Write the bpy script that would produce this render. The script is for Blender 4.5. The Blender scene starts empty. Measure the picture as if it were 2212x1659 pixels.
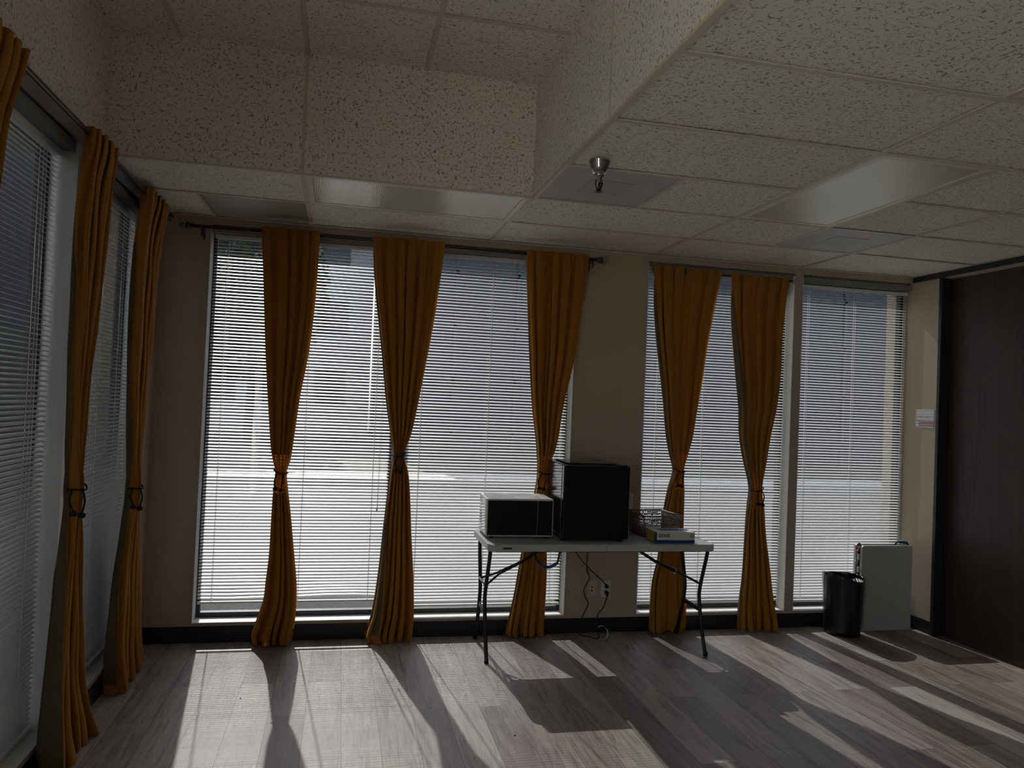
import bpy, math, random
from mathutils import Vector, Matrix
random.seed(7)
C = bpy.context.scene.collection
pi = math.pi
FT2 = 0.6096
H, HU = 2.749, 3.366           # lower ceiling and raised ceiling
XL, XR, YW = -2.145, 3.451, 1.22
YF = -6.0
DEP = 0.11                      # window reveal depth

# ------------------------------------------------------------------ materials
def mat(name): 
    m = bpy.data.materials.new(name); m.use_nodes = True
    nt = m.node_tree; b = nt.nodes['Principled BSDF']; return m, nt, b
def simple(name, col, rough=.5, metal=0., spec=.5, coat=0.):
    m, nt, b = mat(name)
    b.inputs['Base Color'].default_value = (*col, 1); b.inputs['Roughness'].default_value = rough
    b.inputs['Metallic'].default_value = metal; b.inputs['Specular IOR Level'].default_value = spec
    b.inputs['Coat Weight'].default_value = coat
    return m
def N(nt, t, **k):
    n = nt.nodes.new(t)
    for a, v in k.items(): setattr(n, a, v)
    return n
def L(nt, a, b): nt.links.new(a, b)
def mth(nt, op, a, b=None, c=None):
    n = N(nt, 'ShaderNodeMath', operation=op)
    for i, v in enumerate((a, b, c)):
        if v is None: continue
        if isinstance(v, (int, float)): n.inputs[i].default_value = v
        else: L(nt, v, n.inputs[i])
    return n.outputs[0]
def mixc(nt, f, a, b, bt='MIX'):
    n = N(nt, 'ShaderNodeMix', data_type='RGBA', blend_type=bt)
    for i, v in ((0, f), (6, a), (7, b)):
        if isinstance(v, (int, float)): n.inputs[i].default_value = v
        elif isinstance(v, tuple): n.inputs[i].default_value = (*v, 1)
        else: L(nt, v, n.inputs[i])
    return n.outputs[2]
def noise(nt, vec, scale, detail=2, dist=0., rough=.5):
    n = N(nt, 'ShaderNodeTexNoise'); n.inputs['Scale'].default_value = scale
    n.inputs['Detail'].default_value = detail; n.inputs['Distortion'].default_value = dist
    n.inputs['Roughness'].default_value = rough
    if vec is not None: L(nt, vec, n.inputs['Vector'])
    return n.outputs['Fac']
def objco(nt, scale=(1, 1, 1), rot=(0, 0, 0), loc=(0, 0, 0)):
    t = N(nt, 'ShaderNodeTexCoord'); mp = N(nt, 'ShaderNodeMapping')
    mp.inputs['Scale'].default_value = scale; mp.inputs['Rotation'].default_value = rot; mp.inputs['Location'].default_value = loc
    L(nt, t.outputs['Object'], mp.inputs['Vector']); return mp.outputs[0]
def ramp(nt, f, stops):
    r = N(nt, 'ShaderNodeValToRGB'); e = r.color_ramp.elements
    while len(e) < len(stops): e.new(.5)
    for i, (p, c) in enumerate(stops): e[i].position = p; e[i].color = (*c, 1) if len(c) == 3 else c
    L(nt, f, r.inputs[0]); return r.outputs[0]
def bump(nt, b, h, s=.3, d=.001):
    n = N(nt, 'ShaderNodeBump'); n.inputs['Strength'].default_value = s; n.inputs['Distance'].default_value = d
    L(nt, h, n.inputs['Height']); L(nt, n.outputs[0], b.inputs['Normal'])

def tile_material():
    m, nt, b = mat('acoustic_tile')
    v = objco(nt)
    n1 = noise(nt, v, 42, 1., .3)
    line = mth(nt, 'LESS_THAN', mth(nt, 'ABSOLUTE', mth(nt, 'SUBTRACT', n1, .5)), .026)
    msk = mth(nt, 'GREATER_THAN', noise(nt, v, 62, 0), .50)
    worm = mth(nt, 'MULTIPLY', line, msk)
    n3 = noise(nt, v, 75, 1, .2)
    dots = mth(nt, 'GREATER_THAN', n3, .70)
    f = mth(nt, 'MAXIMUM', worm, mth(nt, 'MULTIPLY', dots, .75))
    base = mixc(nt, noise(nt, v, 3, 3), (.76, .715, .65), (.83, .795, .74))
    col = mixc(nt, f, base, (.35, .31, .25))
    L(nt, col, b.inputs['Base Color']); b.inputs['Roughness'].default_value = .95
    bump(nt, b, mth(nt, 'SUBTRACT', mth(nt, 'MULTIPLY', noise(nt, v, 220, 2), .25), f), .5, .0015)
    return m
def floor_material():
    m, nt, b = mat('vinyl_plank')
    v = objco(nt, rot=(0, 0, pi/2))
    br = N(nt, 'ShaderNodeTexBrick', offset=.37, offset_frequency=2, squash=1)
    L(nt, v, br.inputs['Vector'])
    for k, x in (('Scale', 1), ('Mortar Size', .0012), ('Mortar Smooth', .1), ('Bias', 0), ('Brick Width', 1.22), ('Row Height', .18)): br.inputs[k].default_value = x
    br.inputs['Color1'].default_value = (0, 0, 0, 1); br.inputs['Color2'].default_value = (1, 1, 1, 1); br.inputs['Mortar'].default_value = (0, 0, 0, 1)
    sep = N(nt, 'ShaderNodeSeparateColor'); L(nt, br.outputs['Color'], sep.inputs[0]); r = sep.outputs[0]
    # grain runs along the plank (world Y); each plank gets its own shift
    vg = objco(nt, scale=(30, 2.2, 1)); add = N(nt, 'ShaderNodeVectorMath', operation='ADD')
    comb = N(nt, 'ShaderNodeCombineXYZ'); L(nt, mth(nt, 'MULTIPLY', r, 37.), comb.inputs[0]); L(nt, mth(nt, 'MULTIPLY', r, 11.), comb.inputs[2])
    L(nt, vg, add.inputs[0]); L(nt, comb.outputs[0], add.inputs[1])
    g1 = noise(nt, add.outputs[0], 1.0, 6, 1.6, .65)
    vg2 = objco(nt, scale=(9, 1.3, 1)); add2 = N(nt, 'ShaderNodeVectorMath', operation='ADD'); L(nt, vg2, add2.inputs[0]); L(nt, comb.outputs[0], add2.inputs[1])
    g2 = noise(nt, add2.outputs[0], 1.0, 3, 1.2)
    fine = noise(nt, objco(nt, scale=(170, 7, 1)), 1., 3, .4)
    tone = mth(nt, 'ADD', mth(nt, 'MULTIPLY', r, .5), mth(nt, 'MULTIPLY', g2, .5))
    base = ramp(nt, tone, [(.2, (.19, .147, .133)), (.5, (.335, .288, .265)), (.8, (.47, .43, .395))])
    gr = ramp(nt, g1, [(.32, (.42, .39, .38)), (.48, (.95, .95, .95)), (.7, (1.3, 1.29, 1.27))])
    col = mixc(nt, .85, base, gr, 'MULTIPLY')
    col = mixc(nt, mth(nt, 'MULTIPLY', mth(nt, 'SUBTRACT', fine, .3), .35), col, (.07, .055, .05))
    # curly light knots
    wv = N(nt, 'ShaderNodeTexWave', wave_type='BANDS', bands_direction='X'); L(nt, add2.outputs[0], wv.inputs['Vector'])
    wv.inputs['Scale'].default_value = 2.2; wv.inputs['Distortion'].default_value = 9; wv.inputs['Detail'].default_value = 3; wv.inputs['Detail Scale'].default_value = 1.2
    wl = mth(nt, 'MULTIPLY', mth(nt, 'POWER', wv.outputs['Fac'], 6.), mth(nt, 'GREATER_THAN', g2, .5))
    col = mixc(nt, mth(nt, 'MULTIPLY', wl, .28), col, (.42, .39, .35))
    col = mixc(nt, br.outputs['Fac'], col, (.05, .04, .035))
    L(nt, col, b.inputs['Base Color'])
    L(nt, mth(nt, 'ADD', .40, mth(nt, 'MULTIPLY', g1, .16)), b.inputs['Roughness']); b.inputs['Specular IOR Level'].default_value = .45
    bump(nt, b, mth(nt, 'SUBTRACT', g1, mth(nt, 'MULTIPLY', br.outputs['Fac'], 1.5)), .25, .0012)
    return m
def paint(name, c):
    m, nt, b = mat(name); v = objco(nt)
    L(nt, mixc(nt, noise(nt, v, 1.2, 2), c, tuple(x*.93 for x in c)), b.inputs['Base Color']); b.inputs['Roughness'].default_value = .62
    bump(nt, b, noise(nt, v, 160, 3), .12, .001); return m
def walnut():
    m, nt, b = mat('dark_walnut'); v = objco(nt, scale=(1, 16, .7))
    g = noise(nt, v, 1.6, 6, 1.2, .6)
    L(nt, ramp(nt, g, [(.3, (.032, .021, .015)), (.55, (.048, .032, .024)), (.75, (.066, .046, .035))]), b.inputs['Base Color'])
    b.inputs['Roughness'].default_value = .42; bump(nt, b, g, .15, .0006); return m
def fabric(name, c, tr, trans, rough=.85, sheen=.6, sheencol=None, fleck=.06):
    m, nt, b = mat(name); v = objco(nt)
    n1 = noise(nt, v, 7, 3); n2 = noise(nt, objco(nt, scale=(600, 600, 90)), 1, 2)
    c2 = tuple(x*(1-fleck*3) for x in c)
    col = mixc(nt, mth(nt, 'MULTIPLY', n1, .9), c, c2); col = mixc(nt, mth(nt, 'MULTIPLY', n2, .25), col, c2)
    L(nt, col, b.inputs['Base Color']); b.inputs['Roughness'].default_value = rough
    b.inputs['Specular IOR Level'].default_value = .15
    b.inputs['Sheen Weight'].default_value = sheen; b.inputs['Sheen Roughness'].default_value = .35
    b.inputs['Sheen Tint'].default_value = (*(sheencol or c), 1)
    t = N(nt, 'ShaderNodeBsdfTranslucent'); t.inputs['Color'].default_value = (*tr, 1)
    mx = N(nt, 'ShaderNodeMixShader'); mx.inputs[0].default_value = trans
    out = nt.nodes['Material Output']; L(nt, b.outputs[0], mx.inputs[1]); L(nt, t.outputs[0], mx.inputs[2]); L(nt, mx.outputs[0], out.inputs[0])
    bump(nt, b, n2, .2, .0005)
    return m
def glass(name, tint, gl=.06, rough=.0):
    m, nt, b = mat(name); nt.nodes.remove(b)
    t = N(nt, 'ShaderNodeBsdfTransparent'); t.inputs[0].default_value = (*tint, 1)
    g = N(nt, 'ShaderNodeBsdfGlossy'); g.inputs['Roughness'].default_value = rough; g.inputs['Color'].default_value = (1, 1, 1, 1)
    mx = N(nt, 'ShaderNodeMixShader'); mx.inputs[0].default_value = gl
    L(nt, t.outputs[0], mx.inputs[1]); L(nt, g.outputs[0], mx.inputs[2]); L(nt, mx.outputs[0], nt.nodes['Material Output'].inputs[0]); return m
def perforated(name, c, dark, sc=160, th=.22):
    m, nt, b = mat(name); v = objco(nt)
    vo = N(nt, 'ShaderNodeTexVoronoi', feature='F1'); vo.inputs['Scale'].default_value = sc; vo.inputs['Randomness'].default_value = 0.
    L(nt, v, vo.inputs['Vector'])
    f = mth(nt, 'LESS_THAN', vo.outputs['Distance'], th*1.5)
    L(nt, mixc(nt, mth(nt, 'MULTIPLY', f, .75), c, dark), b.inputs['Base Color']); b.inputs['Roughness'].default_value = .55; return m
def ribbed(name, c):
    m, nt, b = mat(name); v = objco(nt)
    wv = N(nt, 'ShaderNodeTexVoronoi', feature='F1'); wv.inputs['Scale'].default_value = 110; wv.inputs['Randomness'].default_value = 0; L(nt, v, wv.inputs['Vector'])
    L(nt, mixc(nt, noise(nt, v, 5, 3), c, tuple(x*.9 for x in c)), b.inputs['Base Color']); b.inputs['Roughness'].default_value = .22
    bump(nt, b, wv.outputs['Distance'], .5, .002); return m

M = dict(
 tile=tile_material(), floor=floor_material(), paint=paint('beige_paint', (.46, .385, .285)),
 grid=simple('grid_metal', (.60, .545, .45), .5), walnut=walnut(),
 base=simple('black_vinyl_base', (.012, .012, .013), .45),
 blackframe=simple('black_painted_frame', (.014, .017, .02), .4),
 liner=simple('window_liner_metal', (.78, .77, .73), .42), frame=simple('bronze_frame', (.03, .03, .028), .4, .3),
 head=simple('grey_head_frame', (.23, .235, .225), .45), stool=simple('taupe_trim', (.42, .36, .33), .6),
 slat=simple('white_slat', (.78, .79, .78), .38), cord=simple('white_cord', (.85, .85, .82), .7),
 rod=simple('bronze_rod', (.085, .07, .06), .35, .8), knob=simple('clear_knob', (.35, .33, .30), .15, .6),
 velvet=fabric('gold_velvet', (.41, .18, .030), (.95, .25, .02), .12, sheen=.55, sheencol=(.95, .55, .2)),
 lining=fabric('olive_lining', (.115, .098, .062), (.9, .5, .15), .10, sheen=.0),
 tie=simple('black_rope', (.008, .008, .009), .8), glass=glass('tinted_window_glass', (.33, .34, .355)), clear=glass('clear_window_glass', (.9, .92, .92)),
 plastic=simple('grey_white_plastic', (.46, .47, .455), .38), steel=simple('charcoal_steel', (.022, .022, .025), .4, .3),
 chrome=simple('chrome', (.6, .6, .6), .12, 1.), blue=simple('blue_plastic', (.012, .09, .25), .45),
 black=simple('black_gloss', (.006, .006, .007), .16), blackm=simple('black_matte', (.008, .008, .009), .5),
 fridge=simple('black_fridge_shell', (.022, .024, .026), .14, spec=.9), silver=simple('silver_grey_shell', (.62, .61, .58), .35),
 white=simple('white_plastic', (.70, .68, .63), .45), card=simple('white_card', (.68, .67, .62), .6),
 cardblue=simple('printed_blue', (.01, .055, .27), .5), cardyel=simple('printed_yellow', (.42, .30, .02), .5), ink=simple('dark_ink', (.02, .02, .03), .6),
 basket=simple('taupe_plastic', (.17, .14, .12), .35), film=glass('clear_film', (.93, .93, .93), .22, .08),
 lens=ribbed('light_lens', (.72, .71, .58)), lensframe=simple('white_enamel', (.70, .66, .57), .4),
 vent=perforated('perforated_grey', (.35, .32, .27), (.11, .10, .08), 150), diff=perforated('perforated_white', (.47, .465, .45), (.25, .245, .235), 190),
 bag=simple('black_bag_film', (.010, .011, .013), .28), paper=simple('paper', (.66, .68, .72), .6), red=simple('red_print', (.30, .035, .045), .5),
 concrete=simple('concrete', (.72, .70, .64), .9), pale=simple('pale_facade', (.50, .50, .49), .9), asphalt=simple('asphalt', (.047, .047, .05), .9), grass=simple('grass', (.07, .08, .05), .9),
 bld=simple('dark_glass_facade', (.055, .058, .085), .25), bldf=simple('facade_mullion', (.10, .10, .12), .4), bbeige=simple('beige_stucco', (.55, .44, .28), .9),
 dark=simple('dark_render', (.045, .05, .045), .9), leaf=simple('leaf', (.035, .06, .02), .7), bark=simple('bark', (.06, .045, .03), .9), carw=simple('white_car_paint', (.75, .75, .75), .2), tyre=simple('tyre', (.02, .02, .02), .8),
)

# ------------------------------------------------------------------ mesh helper
class MB:
    def __init__(s): s.v, s.f, s.m, s.sm = [], [], [], []
    def add(s, vs, fs, mi=0, smooth=False):
        o = len(s.v); s.v += [tuple(v) for v in vs]
        for f in fs: s.f.append([i+o for i in f]); s.m.append(mi); s.sm.append(smooth)
        return s
    def box(s, x0, x1, y0, y1, z0, z1, mi=0, R=None):
        vs = [(x, y, z) for x in (x0, x1) for y in (y0, y1) for z in (z0, z1)]
        if R: vs = [R @ Vector(v) for v in vs]
        return s.add(vs, [(0, 1, 3, 2), (4, 6, 7, 5), (0, 4, 5, 1), (2, 3, 7, 6), (0, 2, 6, 4), (1, 5, 7, 3)], mi)
    def tube(s, pts, r, n=12, mi=0, caps=True):
        pts = [Vector(p) for p in pts]; rs = r if isinstance(r, (list, tuple)) else [r]*len(pts)
        up = None; vs = []
        for i, p in enumerate(pts):
            d = (pts[min(i+1, len(pts)-1)] - pts[max(i-1, 0)]).normalized()
            if up is None:
                up = Vector((0, 0, 1)) if abs(d.z) < .9 else Vector((1, 0, 0))
            a = d.cross(up); a.normalize(); up = a.cross(d); up.normalize()
            for k in range(n):
                t = 2*pi*k/n; vs.append(p + a*math.cos(t)*rs[i] + up*math.sin(t)*rs[i])
        fs = [(i*n+k, i*n+(k+1) % n, (i+1)*n+(k+1) % n, (i+1)*n+k) for i in range(len(pts)-1) for k in range(n)]
        if caps: fs += [tuple(range(n))[::-1], tuple((len(pts)-1)*n+k for k in range(n))]
        return s.add(vs, fs, mi, True)
    def lathe(s, prof, c=(0, 0, 0), n=32, mi=0, axis='z', smooth=True):
        vs = []
        for r, h in prof:
            for k in range(n):
                t = 2*pi*k/n; a, b = r*math.cos(t), r*math.sin(t)
                v = (a, b, h) if axis == 'z' else ((h, a, b) if axis == 'x' else (a, h, b))
                vs.append((v[0]+c[0], v[1]+c[1], v[2]+c[2]))
        m = len(prof)
        fs = [(i*n+k, i*n+(k+1) % n, (i+1)*n+(k+1) % n, (i+1)*n+k) for i in range(m-1) for k in range(n)]
        fs += [tuple(range(n))[::-1], tuple((m-1)*n+k for k in range(n))]
        return s.add(vs, fs, mi, smooth)
    def ball(s, c, r, n=14, mi=0, sc=(1, 1, 1)):
        prof = [(max(1e-4, r*math.sin(pi*i/8)), -r*math.cos(pi*i/8)) for i in range(9)]
        o = len(s.v); s.lathe(prof, (0, 0, 0), n, mi)
        s.v[o:] = [(c[0]+v[0]*sc[0], c[1]+v[1]*sc[1], c[2]+v[2]*sc[2]) for v in s.v[o:]]
        return s
    def build(s, name, m, parent=None, bevel=0, seg=2):
        me = bpy.data.meshes.new(name); me.from_pydata(s.v, [], s.f)
        for mm in (m if isinstance(m, (list, tuple)) else [m]): me.materials.append(mm)
        me.polygons.foreach_set('material_index', s.m); me.polygons.foreach_set('use_smooth', s.sm)
        me.validate(); me.update()
        o = bpy.data.objects.new(name, me); C.objects.link(o)
        if parent is not None: o.parent = parent
        if bevel:
            md = o.modifiers.new('bevel', 'BEVEL'); md.width = bevel; md.segments = seg; md.limit_method = 'ANGLE'; md.angle_limit = .6
            md.harden_normals = False
        return o
def tag(o, label, cat, group=None, kind=None):
    o['label'] = label; o['category'] = cat
    if group: o['group'] = group
    if kind: o['kind'] = kind
    return o
def thing(name, label, cat, loc=(0, 0, 0), rz=0, group=None):
    o = bpy.data.objects.new(name, None); C.objects.link(o); o.location = loc; o.rotation_euler = (0, 0, rz); o.empty_display_size = .1
    return tag(o, label, cat, group)
def struct(o, label=None, cat=None):
    o['kind'] = 'structure'
    if label: o['label'] = label; o['category'] = cat
    return o
def smoothpath(pts, k=8):
    P = [Vector(p) for p in pts]; P = [P[0]*2-P[1]] + P + [P[-1]*2-P[-2]]; out = []
    for i in range(1, len(P)-2):
        for j in range(k):
            t = j/k; a, b, c, d = P[i-1], P[i], P[i+1], P[i+2]
            out.append(.5*((2*b) + (c-a)*t + (2*a-5*b+4*c-d)*t*t + (3*b-a-3*c+d)*t**3))
    out.append(P[-2]); return out

# ------------------------------------------------------------------ shell
TW = .30
def shell():
    struct(MB().box(XL-TW, XR+TW, YF-TW, YW+TW, -.2, 0).build('floor', M['floor']), 'grey brown wood look plank floor striped with sunlight', 'floor')
    # back wall with two openings
    b = MB(); y0, y1 = YW, YW+TW
    Z0, Z1 = .122, 2.705
    for x0, x1 in ((XL-TW, -1.846), (.645, 1.19)): b.box(x0, x1, y0, y1, 0, HU+.2)
    for x0, x1 in ((-1.846, .645), (1.19, XR)): b.box(x0, x1, y0, y1, 0, Z0); b.box(x0, x1, y0, y1, Z1, HU+.2)
    struct(b.build('wall_back', M['paint']), 'beige painted back wall with two wide window openings', 'wall')
    # left wall, one long opening with mullions
    b = MB(); x0, x1 = XL-TW, XL
    b.box(x0, x1, .9, YW, 0, HU+.2); b.box(x0, x1, YF, -5.33, 0, HU+.2)
    b.box(x0, x1, -5.33, .9, 0, .122); b.box(x0, x1, -5.33, .9, 2.72, HU+.2)
    struct(b.build('wall_left', M['paint']), 'beige painted left wall holding the row of blinded windows', 'wall')
    b = MB(); b.box(XL-TW, XR+TW, YF-TW, YF, 0, HU+.2)
    struct(b.build('wall_front', M['paint']), 'beige painted wall behind the viewpoint', 'wall')
    # right wall : painted return, header, partition
    b = MB(); b.box(XR, XR+TW, .926, YW+TW, 0, HU+.2); b.box(XR, XR+TW, YF, .926, 2.70, HU+.2); b.box(XR+.12, XR+TW, YF, .926, 0, 2.70)
    b.box(XR, XR+.12, YF, -4.2, 0, 2.7)
    struct(b.build('wall_right', M['paint']), 'narrow beige wall strip between window and dark partition', 'wall')
    b = MB(); b.box(XR-.022, XR-.0005, -4.2, 1.205, 2.706, H-.001); b.box(XR-.022, XR+.06, .894, .925, 0.001, 2.705)
    b.box(XR-.022, XR+.06, -4.199, -4.12, 0.001, 2.705)
    struct(b.build('trim_1', M['blackframe'], bevel=.003), 'black header and jamb framing the dark wood partition', 'trim')
    d = MB().box(XR+.07, XR+.118, -1.35, .925, 0.006, 2.699).build('door_1', M['walnut']); struct(d, 'dark walnut wood panel filling the right side of the room', 'partition')
    d2 = MB().box(XR+.07, XR+.118, -4.195, -1.354, 0.006, 2.699).build('door_2', M['walnut']); struct(d2, 'second dark walnut panel nearer the viewpoint', 'partition')
    # baseboards
    for nm, bx in (('baseboard_back', [(XL+.012, XR-.012, YW-.010, YW-.0003)]),):
        b = MB(); [b.box(x0, x1, y0, y1, .0005, .104) for x0, x1, y0, y1 in bx]
        struct(b.build(nm, M['base'], bevel=.002), 'black vinyl baseboard along the back wall', 'baseboard')
    struct(MB().box(XL+.0003, XL+.010, YF, YW-.0003, .0005, .104).build('baseboard_left', M['base'], bevel=.002), 'black vinyl baseboard along the left wall', 'baseboard')
    struct(MB().box(XR-.010, XR-.0003, .926, YW-.0105, .0005, .1).build('baseboard_right', M['base'], bevel=.002), 'black vinyl baseboard under the notice', 'baseboard')
shell()

def ceiling():
    cb = MB(); g = MB(); W = .012
    def cell(x0, x1, y0, y1, z):
        r = random.uniform(.0, .004) + .0045
        rim = z > HU-.01
        gx0 = 0 if x0 < XL+.01 else .006; gx1 = 0 if (x1 > XR-.01 or (rim and x1 > -.01)) else .006; gy1 = 0 if (y1 > YW-.01 or (rim and y1 > -.01)) else .006
        cb.box(x0+gx0, x1-gx1, y0+.006, y1-gy1, z+r, z+.02)
    # ---- lower ceiling
    xs = [4*FT2*0 + i*2*FT2 for i in range(-2, 4)]
    xs = sorted(set([round(max(XL, min(XR, x)), 4) for x in xs]))
    ys = [YW - i*FT2 for i in range(0, 14)] + [YF]
    RY = -7*FT2                       # recess runs from y=0 to y=RY
    holes = {}
    skip = [(-2*FT2, 0, 0, FT2), (2*FT2, 3*FT2, -2*FT2, 0)]
    def full(x0, x1, y0, y1):
        if x1 <= 1e-3 and y1 <= 1e-3 and y0 >= RY-1e-3: return   # raised part
        cell(x0, x1, y0, y1, H)
    for i in range(len(xs)-1):
        x0, x1 = xs[i], xs[i+1]
        for j in range(len(ys)-1):
            y1, y0 = ys[j], ys[j+1]
            cy = (y0+y1)/2
            if x0 > -1.3 and x1 < .01 and 0 < cy < FT2: continue                      # light by the window
            if abs(x0-2*FT2) < .01 and -2*FT2 < cy < 0:
                full(3*FT2, x1, y0, y1); continue                                       # light on the right, half bay
            if abs(x0) < .01 and -FT2 < cy < 0: full(FT2, x1, y0, y1); continue       # supply diffuser
            if abs(x0-2*FT2) < .01 and 0 < cy < FT2: full(x0, 3*FT2, y0, y1); continue
            if x1 < -1.2 and cy > FT2:                                               # return grille next to it
                full(x0, -3*FT2, y0, y1); continue
            full(x0, x1, y0, y1)
    # backing
    cb.box(XL, .012, .0125, YW, H+.02, H+.03); cb.box(.0125, XR, YF, YW, H+.02, H+.03); cb.box(XL, 0, YF, RY, H+.02, H+.03)
    # ---- fascias 2 ft high in 4 ft pieces
    for x0, x1 in ((XL, -2*FT2), (-2*FT2, 0)): cb.box(x0+.0006, x1-.0006, .0, .012, H+.0, HU+.018)
    for j in range(4):
        y1 = -j*2*FT2; y0 = max(y1-2*FT2, RY); cb.box(-.012+.012, .012, y0+.0008, y1-.0008, H, HU+.018)
    cb.box(XL, 0, RY-.012, RY, H, HU+.018); cb.box(XL-.01, XL+.0005, RY, 0, H-.02, HU+.018)
    ux = [XL] + [-i*FT2 for i in (3, 2, 1, 0)]; uy = [-i*FT2 for i in range(0, 8)]
    for i in range(4):
        for j in range(7): cell(ux[i], ux[i+1], uy[j+1], uy[j], HU)
    cb.box(XL, .0115, RY, .0115, HU+.0185, HU+.03)
    cb.box(XL-TW, XR+TW, YF-TW, YW+TW, HU+.2, HU+.3)  # unseen roof slab, added to stop light leaking into the tray
    c = cb.build('ceiling', M['tile']); struct(c, 'suspended ceiling of fissured acoustic tiles with a raised tray', 'ceiling')
    # ---- grid tees
    zt = H-.001
    def tee(x0, x1, y0, y1, z=H):
        k = .0004 if (y1-y0) > (x1-x0) else 0.       # main runners sit a hair lower than the cross tees
        g.box(x0, x1, y0, y1, z-.0005-k, z+.0044+k)
    for x in (2*FT2, 4*FT2): tee(x-W, x+W, YF, YW)
    tee(-W*.05, 2.2*W, RY, W); tee(-W, W, W, YW); tee(-W, W, YF, RY)
    tee(-2*FT2-W, -2*FT2+W, 0, YW)
    tee(-3*FT2-W*.8, -3*FT2+W*.8, FT2, YW); tee(3*FT2-W, 3*FT2+W, -2*FT2, FT2); tee(FT2-W, FT2+W, -FT2, 0)
    for j, y in enumerate(ys[1:-1]):
        xa = XL if (y > .01 or y < RY+.01) else 0
        if abs(y) < .01: tee(XL, XR, y-W*.05, y+W*1.4)
        elif abs(y+FT2) < .01: tee(0, 2*FT2, y-W, y+W); tee(3*FT2, XR, y-W, y+W)
        else: tee(xa, XR, y-W, y+W)
    # wall angle
    g.box(XL, XR, YW-.022, YW, H-.004, H+.003); g.box(XL, XL+.02, 0, YW, H-.004, H+.003); g.box(XR-.02, XR, YF, YW, H-.0008, H+.003)
    # corner bead of the tray
    g.box(-.001, .016, RY, .01, H-.002, H+.010); g.box(XL, .001, -.001, .014, H-.002, H+.008)
    for x in ux[1:-1]: tee(x-W, x+W, RY, 0, HU)
    for y in uy[1:-1]: tee(XL, 0, y-W, y+W, HU)
    g.box(-2*FT2-.009, -2*FT2+.009, -.0012, .0, H+.009, HU)       # joint strip on the tray face
    g.box(-.0012, .0, -2*FT2-.009, -2*FT2+.009, H+.011, HU)
    gg = g.build('grid', M['grid'], c)
ceiling()

# ------------------------------------------------------------------ windows (structure)
def window_back(idx, x0, x1, mulls, label):
    f = MB(); Z0, Z1 = .122, 2.705; ya, yb = YW+DEP, YW+DEP+.05
    bays = []; e = [x0] + [v for m in mulls for v in m] + [x1]
    for i in range(0, len(e), 2): bays.append((e[i], e[i+1]))
    for a, b_ in bays:
        f.box(a, a+.028, ya, yb, Z0, Z1); f.box(b_-.028, b_, ya, yb, Z0, Z1); f.box(a+.028, b_-.028, ya, yb, Z0, Z0+.040); f.box(a+.028, b_-.028, ya, yb, Z1-.06, Z1)
    fo = f.build('window_%d' % idx, M['frame'], bevel=.002); struct(fo, label, 'window')
    gl = MB()
    for a, b_ in bays: gl.box(a+.025, b_-.025, ya+.02, ya+.026, Z0+.035, Z1-.055)
    gl.build('glass', M['glass'], fo)
    l = MB(); t = .004
    for a, b_ in bays:
        l.box(a, a+t, YW-.002, ya, Z0, Z1-.02); (l.box(b_-t, b_, YW-.002, ya, Z0, Z1-.02) if b_ < XR-.01 else None); l.box(a, b_, YW-.004, ya, Z0, Z0+t+.002)
    l.build('reveal', M['liner'], fo)
    tr = MB(); xe = min(x1+.012, XR)
    tr.box(x0-.012, xe, YW-.006, YW-.0005, Z0-.016, Z0-.001)
    tr.box(x0-.012, x0-.001, YW-.003, YW-.0005, Z0, Z1)
    if x1 < XR-.01: tr.box(x1+.001, x1+.012, YW-.003, YW-.0005, Z0, Z1)
    for a, b_ in mulls: tr.box(a+.0, b_, YW-.003, YW+DEP+.05, Z0, Z1)
    tr.build('mullion_trim', M['stool'], fo)
    h = MB()
    for a, b_ in bays: h.box(a, b_, YW+.012, ya, 2.655, 2.689); h.box(a, b_, YW+.03, ya, 2.696, Z1)
    h.build('head', M['head'], fo)
    return bays
B1 = window_back(1, -1.846, .645, [(-.61, -.54)], 'left wide window of two bays in the back wall')
B2 = window_back(2, 1.19, XR, [(2.392, 2.462)], 'right window of two bays beside the dark partition')
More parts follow.
